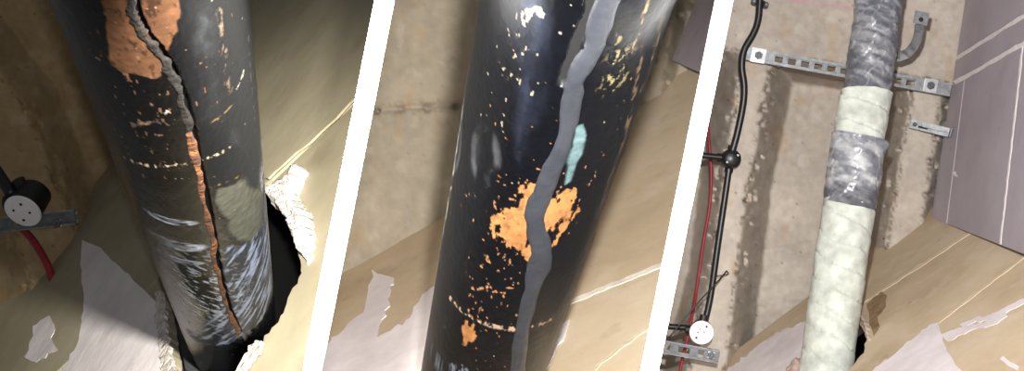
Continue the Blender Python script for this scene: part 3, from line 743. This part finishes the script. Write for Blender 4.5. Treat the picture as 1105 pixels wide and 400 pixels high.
# ---------- wrapped pipe
p3 = Pipe(P(949, 0, 3.56), P(890, 400, 3.44), 0.055)
pipe3 = tag(empty('wrapped_pipe'), 'pipe bandaged in pale green tape and cling film through the wall hole', 'pipe')
def ax3(y): return 949 - y * 59 / 400.0
def vy3(y): return p3.uv(ax3(y), y)[1]
rows = np.linspace(-0.55, 2.0, 60)
TH, VV = p3.grid(rows, 48)
o = grid_mesh('pipe_body', p3.verts(TH, VV, np.full(TH.shape, 0.05)), M['black_pvc'], wrap_cols=True, parent=pipe3)
def wrap(name, y0, y1, r, kind, seed, v0=None, v1=None):
    va = vy3(y0) if v0 is None else v0; vb = vy3(y1) if v1 is None else v1
    n = max(40, int((vb - va) / 0.0035))
    TH, VV = p3.grid(np.linspace(va, vb, n), 150)
    ca, sa = np.cos(TH), np.sin(TH)
    def n3(f, fv, sd, oc=4):      # seamless round the pipe
        return 0.5 * fbm(ca * f + VV * fv + 7, sa * f + 3, sd, oc) + 0.5 * fbm(sa * f - VV * fv * 0.9 + 2, ca * f + VV * fv * 0.5, sd + 7, oc)
    t = (VV - va) / (vb - va)
    spir = ((VV / 0.058 - TH / (2 * math.pi) * 2.0 + 0.7 * n3(1.2, 8, seed)) % 1.0)
    lap = sstep(0, 0.10, spir) * (1 - 0.25 * spir)
    wr = n3(1.1, 9, seed + 1, 2); fine = n3(2.2, 22, seed + 2, 3)
    if kind == 'tape':
        rr = r + 0.0060 * lap + 0.007 * (wr - 0.5) + 0.005 * (fine - 0.5)
        c = s2l((190, 194, 184)) * (0.88 + 0.14 * wr + 0.08 * fine)[..., None]
        c = c * (1 - 0.16 * sstep(0.10, 0.0, spir))[..., None]  # shade under the tape laps painted into the colour
        ro = np.full(TH.shape, 0.6)
    else:
        rr = r + 0.0018 * lap + 0.012 * (wr - 0.5) + 0.004 * (fine - 0.5)
        crease = np.abs(fbm(VV / 0.03 + TH * 1.3, TH * 0.9 - VV * 6, seed + 4, 4) - 0.5) * 2
        streak = sstep(0.08, 0.0, crease) * 0.35 + sstep(0.40, 0.72, fbm(VV / 0.014 - TH * 1.1, TH * 1.1 + VV * 9, seed + 5, 4)) * (0.9 if kind == 'film_pale' else 0.55)
        rr = rr + sstep(0.10, 0.0, crease) * 0.002
        base = s2l((92, 94, 102)) if kind == 'film' else s2l((120, 122, 128))
        c = mixc(np.zeros(TH.shape + (3,)) + base, (188, 188, 190), np.clip(streak, 0, 1) * 0.9)
        low = sstep(0.62, 0.85, t + 0.2 * (wr - 0.5)) * (0.6 + 0.4 * wr)
        c = mixc(c, (50, 52, 60), low * (0.75 if kind == 'film_pale' else 0.2))
        ro = np.full(TH.shape, 0.3)
    if kind == 'film_pale':
        fu, fv_ = p3.uv(954, 156)
        rr = rr + 0.012 * np.exp(-(((TH - 1.35) / 0.3) ** 2 + ((VV - fv_) / 0.018) ** 2))
    flare = 0.0035 * (sstep(0.05, 0.0, t) + sstep(0.95, 1.0, t)) * (wr - 0.25)
    rr = rr + flare
    V = p3.verts(TH, VV, rr)
    wob = (0.006 * np.sin(TH * 1 + seed) + 0.012 * (n3(1.5, 0.0, seed + 8) - 0.5)) * (sstep(0.08, 0, t) + sstep(0.92, 1, t))
    V = V + wob[..., None] * np.array(p3.ax)
    o = grid_mesh(name, V, M['wrap_tape'] if kind == 'tape' else M['wrap_film'], wrap_cols=True, parent=pipe3)
    set_wear_light(o.data, c.reshape(-1, 3), ro.reshape(-1))
    return o
M['wrap_tape'] = mat_painted('pale_bandage_tape', bump=0.06, bscale=60, spec=0.3)
M['wrap_film'] = mat_painted('cling_film', bump=0.1, bscale=150, spec=0.6)
tag(wrap('film_wrap', 0, 98, 0.0555, 'film', 201, v0=-0.5), 'crumpled grey cling film')
tag(wrap('tape_wrap', 95, 148, 0.0575, 'tape', 211), 'pale green bandage tape')
tag(wrap('film_wrap', 143, 219, 0.0630, 'film_pale', 221), 'clouded cling film with a dark lower edge')
tag(wrap('tape_wrap', 216, 400, 0.0585, 'tape', 231, v1=vy3(400) + 0.35), 'pale green bandage tape')

# ================================================================== FITTINGS
X_, Y_, Z_ = Vector((1, 0, 0)), Vector((0, 1, 0)), Vector((0, 0, 1))
DN = -Z_
def sc(px, d): return px * d / F          # pixels to metres at a depth

def strut(name, a, b, d, wide, label, slots, cat='strut', mat='galv', parts=()):
    """slotted channel bolted under the soffit, open side away from the viewer"""
    root = empty(name); tag(root, label, cat)
    A = P(*a, d); B = P(*b, d); u = (B - A).normalized(); v = DN.cross(u).normalized(); L = (B - A).length; c = (A + B) / 2
    h = wide / 2
    bm = bmesh.new()
    # web of two runs and bridges between slots
    run = h * 0.42
    for s in (-1, 1):
        obox(bm, c + v * s * (h - run / 2), u, v, DN, L / 2, run / 2, 0.0012)
    ts = sorted(slots); edges = [0.0]
    for t0, t1 in ts: edges += [t0, t1]
    edges.append(1.0)
    for i in range(0, len(edges), 2):
        t0, t1 = edges[i], edges[i + 1]
        if t1 - t0 > 0.001:
            obox(bm, A + u * L * (t0 + t1) / 2, u, v, DN, L * (t1 - t0) / 2, h - run + 0.0005, 0.0012)
    from_bm('web', bm, M[mat], root)
    for s in (-1, 1):
        bm = bmesh.new()
        obox(bm, c + v * s * h - DN * 0.009, u, v, DN, L / 2, 0.0013, 0.0105, 0.0006)
        obox(bm, c + v * s * (h - 0.004) - DN * 0.018, u, v, DN, L / 2, 0.004, 0.0012)
        from_bm('flange', bm, M['galv'], root)
    for px, py, side, rn in parts:
        q = P(px, py, d)
        bm = bmesh.new(); obox(bm, q + DN * 0.004, u, v, DN, side / 2, side / 2, 0.0026, 0.0008)
        pl = from_bm('square_washer', bm, M['zinc'], root)
        bm = bmesh.new(); lathe(bm, q + DN * 0.006, DN, [(rn, 0), (rn, 0.006), (rn * 0.8, 0.008)], 6); lathe(bm, q + DN * 0.013, DN, [(rn * 0.5, 0), (rn * 0.5, 0.005), (rn * 0.3, 0.007)], 14)
        from_bm('bolt', bm, M['galv_dark'], pl)
    root_to2(root, c)
    return root

def root_to2(root, loc):
    loc = Vector(loc); root.location = loc
    for c in root.children:
        c.location = c.location - loc

sl = []
for i in range(13):
    x = 836 + i * 14.2
    if x + 8 < 1000: sl.append(((x - 806) / 220.0, (x + 8.5 - 806) / 220.0))
strut('strut_channel', (806, 57.5), (1026, 97), 3.84, sc(13, 3.84), 'long slotted steel strut channel bolted across the soffit behind the wrapped pipe', sl, parts=[(818, 60, sc(15.5, 3.84), 0.011), (1003.5, 92.5, sc(14.5, 3.84), 0.011)])
strut('strut_channel', (700, 371), (776, 385), 3.80, sc(13, 3.8), 'short grey strut channel under the white round box near the wrapped pipe', [(0.18, 0.30), (0.42, 0.58), (0.70, 0.78)], mat='galv_dark', parts=[(767, 382.5, sc(7, 3.8), 0.010)])
strut('strut_channel', (-60, 249), (81, 234), 2.44, sc(15, 2.44), 'dull strut channel below the tilted white round box near the cracked pipe', [(0.10, 0.17), (0.28, 0.35), (0.52, 0.62)], mat='galv_dark', parts=[(63, 240.5, sc(8, 2.44), 0.008)])

# conduit run, wrapped pipe bay
dC = 3.87
def run(name, pts, r, mat, label, cat, d):
    o = tube(name, [P(x, y, d if not isinstance(d, (list, tuple)) else d[i]) for i, (x, y) in enumerate(pts)], r, M[mat])
    return tag(o, label, cat)
run('conduit', [(822, -60), (820, 0), (818, 22), (813, 36), (803, 54), (800.5, 72), (803, 92), (802, 112), (796, 142), (790, 164)], sc(3.7, dC), 'black_pvc', 'bent black conduit crossing the long strut channel above the black ball box', 'conduit', dC - 0.06)
run('conduit', [(787, 180), (783, 208), (775, 262), (767, 318), (760, 350)], sc(3.5, dC), 'black_pvc', 'straight black conduit between the black ball box and the white round box', 'conduit', dC - 0.02)
run('conduit', [(735, 166), (762, 168), (782, 170)], sc(3.3, dC), 'black_pvc', 'short black conduit stub leaving the side of the black ball box', 'conduit', dC - 0.02)
run('conduit', [(690, 351), (720, 352), (748, 354)], sc(3.3, dC), 'black_pvc', 'short black conduit stub beside the white round box above the short strut', 'conduit', dC - 0.02)
# saddle clip
r_ = empty('conduit_clip'); tag(r_, 'black saddle clip holding the bent conduit to the soffit', 'clip')
bm = bmesh.new(); q = P(820, 3.5, dC - 0.05); u = (P(829, 6, dC) - P(811, 1, dC)).normalized(); v = DN.cross(u)
obox(bm, q, u, v, DN, sc(9.5, dC), sc(3.2, dC), 0.005, 0.003); from_bm('saddle', bm, M['black_pvc'], r_)
bm = bmesh.new(); lathe(bm, q - v * sc(3.2, dC), v, [(sc(5, dC), 0), (sc(5, dC), sc(6.4, dC))], 20); from_bm('collar', bm, M['black_pvc'], r_)
for s in (-1, 1):
    bm = bmesh.new(); lathe(bm, q + u * s * sc(6.8, dC) + DN * 0.005, DN, [(0.005, 0), (0.004, 0.003)], 12); from_bm('screw', bm, M['galv_dark'], r_)
root_to2(r_, q)
# ball box
r_ = empty('conduit_box'); tag(r_, 'black round conduit box on the rib with a bare black lid', 'junction box')
q = P(787.5, 171.5, dC); Rb = sc(10.5, dC)
bm = bmesh.new(); lathe(bm, q, DN, [(Rb * 0.9, -0.02), (Rb * 0.98, 0.0), (Rb, 0.02), (Rb * 0.97, 0.035)], 36); from_bm('box_body', bm, M['black_pvc'], r_)
bm = bmesh.new(); lathe(bm, q, DN, [(Rb * 0.97, 0.035), (Rb * 0.9, 0.041), (Rb * 0.6, 0.046), (Rb * 0.05, 0.048)], 36); lid = from_bm('lid', bm, M['black_pvc'], r_, True)
for s in (-1, 1):
    bm = bmesh.new(); lathe(bm, q + Vector((s * Rb * 0.55, -s * Rb * 0.35, 0)), DN, [(0.0035, 0.04), (0.003, 0.049)], 10); from_bm('screw', bm, M['galv'], lid)
for dx, dy in ((0.16, -1), (-0.16, 1), (-1, -0.12)):
    ax = Vector((dx, dy, 0)).normalized(); bm = bmesh.new(); lathe(bm, q + DN * 0.015 + ax * Rb * 0.9, ax, [(sc(4.6, dC), 0), (sc(4.6, dC), sc(5, dC))], 18); from_bm('spout', bm, M['black_pvc'], r_)
root_to2(r_, q)

def round_box(q, nrm, R, depth, marks, label, spouts, up):
    r_ = empty('conduit_box'); tag(r_, label, 'junction box')
    nrm = nrm.normalized(); u = (up - nrm * up.dot(nrm)).normalized(); v = nrm.cross(u)
    bm = bmesh.new(); lathe(bm, q - nrm * depth, nrm, [(R * 0.88, 0), (R * 0.92, depth * 0.6), (R * 0.94, depth)], 36); from_bm('box_body', bm, M['black_pvc'], r_)
    bm = bmesh.new(); lathe(bm, q, nrm, [(R, 0), (R * 1.0, 0.0022), (R * 0.97, 0.0034), (R * 0.1, 0.0042)], 48); cov = from_bm('cover', bm, M['white_pvc'], r_)
    tag(cov, 'white round cover')
    for a, b, rr in marks:
        bm = bmesh.new(); lathe(bm, q + (u * b + v * a) * R, nrm, [(rr * R, 0.002), (rr * R, 0.0046)], 12); from_bm('screw_hole', bm, M['dark_slot'], cov)  # raised dark discs, hole shade given as colour
    for ax, off in spouts:
        ax = ax.normalized(); bm = bmesh.new(); lathe(bm, q - nrm * off + ax * R * 0.85, ax, [(R * 0.36, 0), (R * 0.36, R * 0.5)], 18); from_bm('spout', bm, M['black_pvc'], r_)
    root_to2(r_, q)
round_box(P(757, 358.5, 3.80), Vector((-0.12, 0.10, -1)), sc(13, 3.8), 0.045, [(0.42, -0.42, 0.09), (-0.42, 0.52, 0.09), (0.30, 0.02, 0.06), (-0.22, 0.06, 0.06), (0.1, 0.3, 0.05)],
          'white covered round box on the rib above the short grey strut', [(Vector((0.18, -1, 0)), 0.02), (Vector((-1, -0.1, 0)), 0.02)], Vector((0, -1, 0)))
round_box(P(25, 227, 2.42), Vector((-0.16, 0.62, -0.80)), sc(20.5, 2.42), 0.05, [(0.10, -0.55, 0.08), (-0.10, 0.5, 0.08), (-0.42, -0.05, 0.07), (0.46, 0.1, 0.07)],
          'white covered round box tilted beside the cracked pipe bay wall', [(Vector((-0.55, -0.9, 0.2)), 0.025), (Vector((-1, 0.05, 0.1)), 0.025)], Vector((0, -1, 0)))
run('conduit', [(-200, -110), (-110, 25), (-20, 160), (14, 211)], sc(6.5, 2.45), 'black_pvc', 'black conduit leading to the tilted white round box', 'conduit', [2.46, 2.46, 2.46, 2.44])

# cables and wire
run('cable', [(766, 60), (764, 120), (765, 150), (767.5, 185), (766, 220), (759, 262), (752, 310), (745, 350), (736, 390), (728, 430)], sc(1.7, 3.9), 'red_cable', 'thin red cable sagging beside the black conduit', 'cable', [3.98, 3.96, 3.94, 3.93, 3.93, 3.93, 3.92, 3.87, 3.87, 3.87])
run('cable', [(20, 243), (33, 256), (44, 272), (53, 290), (58, 312), (60, 340)], sc(4.0, 2.5), 'red_cable', 'red cable hanging behind the dull strut channel near the cracked pipe', 'cable', [2.475, 2.47, 2.46, 2.45, 2.44, 2.43])
r_ = empty('tie_wire'); tag(r_, 'thin bent tie wire pinned to the rib beside the conduit', 'wire')
tube('wire_strand', [P(784, 292, 3.88), P(774, 304, 3.82), P(750, 330, 3.78), P(722, 364, 3.78)], sc(0.8, 3.85), M['wire'], r_, seg=8)
tube('wire_hook', [P(784, 292, 3.88), P(786, 295, 3.87), P(779, 297, 3.86), P(766, 297, 3.86)], sc(0.6, 3.85), M['wire'], r_, seg=8)
root_to2(r_, P(784, 292, 3.88))

# open half of a pipe bracket
def band(name, path, width_vecs, thick, mat, parent):
    vs, fs = [], []
    for p, w in zip(path, width_vecs):
        i = path.index(p); t = (path[min(i + 1, len(path) - 1)] - path[max(i - 1, 0)]).normalized()
        n = t.cross(w).normalized()
        for a, b in ((-1, -1), (1, -1), (1, 1), (-1, 1)): vs.append(p + w * a + n * thick * 0.5 * b)
    for i in range(len(path) - 1):
        for k in range(4):
            a = i * 4 + k; b = i * 4 + (k + 1) % 4; fs.append((a, b, b + 4, a + 4))
    fs.append((3, 2, 1, 0)); fs.append(tuple(len(vs) - 4 + k for k in range(4)))
    return obj_from(name, vs, fs, mat, parent)
r_ = empty('pipe_bracket'); tag(r_, 'open steel half of a pipe bracket hanging beside the cling film', 'bracket')
cp = [(992, 27), (991.5, 34), (989.5, 43), (985.5, 51), (979.5, 57.5), (971, 61), (962, 60), (952, 57)]
dep = [3.60, 3.60, 3.605, 3.61, 3.62, 3.63, 3.645, 3.66]
path = [P(x, y, dd) for (x, y), dd in zip(cp, dep)]
ws = []
for i, (x, y) in enumerate(cp):
    t = (path[min(i + 1, len(path) - 1)] - path[max(i - 1, 0)]).normalized()
    w = DN.cross(t).normalized() * 0.95 + Z_ * 0.4
    ws.append(w.normalized() * sc(5.6, 3.6))
band('strap', path, ws, 0.003, M['galv'], r_)
bm = bmesh.new(); q = P(994, 19.5, 3.60); u = Vector((0.97, 0.2, 0.1)).normalized(); v = DN.cross(u).normalized()
obox(bm, q, u, v, DN, sc(8, 3.6), sc(7, 3.6), 0.0016, 0.0012); tabo = from_bm('tab', bm, M['galv'], r_)
bm = bmesh.new(); lathe(bm, q - v * 0.004, DN, [(sc(2.6, 3.6), 0), (sc(2.6, 3.6), 0.0024)], 16); from_bm('bolt_hole', bm, M['dark_slot'], tabo)
root_to2(r_, q)

# strap from rib to mauve wall
r_ = empty('wall_bracket'); tag(r_, 'short steel strap fixing the mauve wall to the concrete rib', 'bracket')
A = P(982, 133, 3.86); B = P(1024, 143, 3.82); u = (B - A).normalized(); v = DN.cross(u).normalized()
bm = bmesh.new(); obox(bm, (A + B) / 2, u, v, DN.normalized(), (B - A).length / 2, sc(4.8, 3.85), 0.0015, 0.0006); st = from_bm('strap', bm, M['galv'], r_)
bm = bmesh.new(); obox(bm, (A + B) / 2 + u * 0.012 + DN * 0.006 + v * 0.0, u, v, DN, sc(14, 3.85), sc(0.9, 3.85), 0.005, 0.0006); from_bm('rib_fold', bm, M['galv'], st)
bm = bmesh.new(); obox(bm, A + u * sc(14, 3.85) + DN * 0.0012 - v * sc(1.4, 3.85), u, v, DN, sc(5, 3.85), sc(1.1, 3.85), 0.001); from_bm('slot', bm, M['dark_slot'], st)
bm = bmesh.new(); lathe(bm, A + u * sc(5, 3.85) + DN * 0.001, DN, [(0.006, 0), (0.006, 0.003), (0.003, 0.005)], 12); from_bm('screw', bm, M['galv_dark'], r_)
bm = bmesh.new(); obox(bm, B + u * 0.001, MV.n.cross(v).normalized(), v, MV.n, 0.014, sc(4.8, 3.85), 0.0015); from_bm('foot', bm, M['galv'], r_)
root_to2(r_, A)

# steel stud inside the broken hole
r_ = empty('metal_stud'); tag(r_, 'dark steel stud standing in the gap left of the cracked pipe', 'stud')
A = W1.hit(160, 300) - W1.n * 0.05; B = W1.hit(188, 470) - W1.n * 0.05; u = (B - A).normalized(); v = W1.n.cross(u).normalized()
bm = bmesh.new(); obox(bm, (A + B) / 2, u, v, W1.n, (B - A).length / 2, 0.012, 0.0008); from_bm('web', bm, M['galv_dark'], r_)
for s in (-1, 1):
    bm = bmesh.new(); obox(bm, (A + B) / 2 + v * s * 0.012 + W1.n * 0.012, u, v, W1.n, (B - A).length / 2, 0.0008, 0.012); from_bm('flange', bm, M['galv_dark'], r_)
root_to2(r_, A)
# pipes keep world coordinates: roots move to their lower ends
root_to2(pipe1, p1.a); root_to2(pipe2, p2.a); root_to2(pipe3, p3.a)
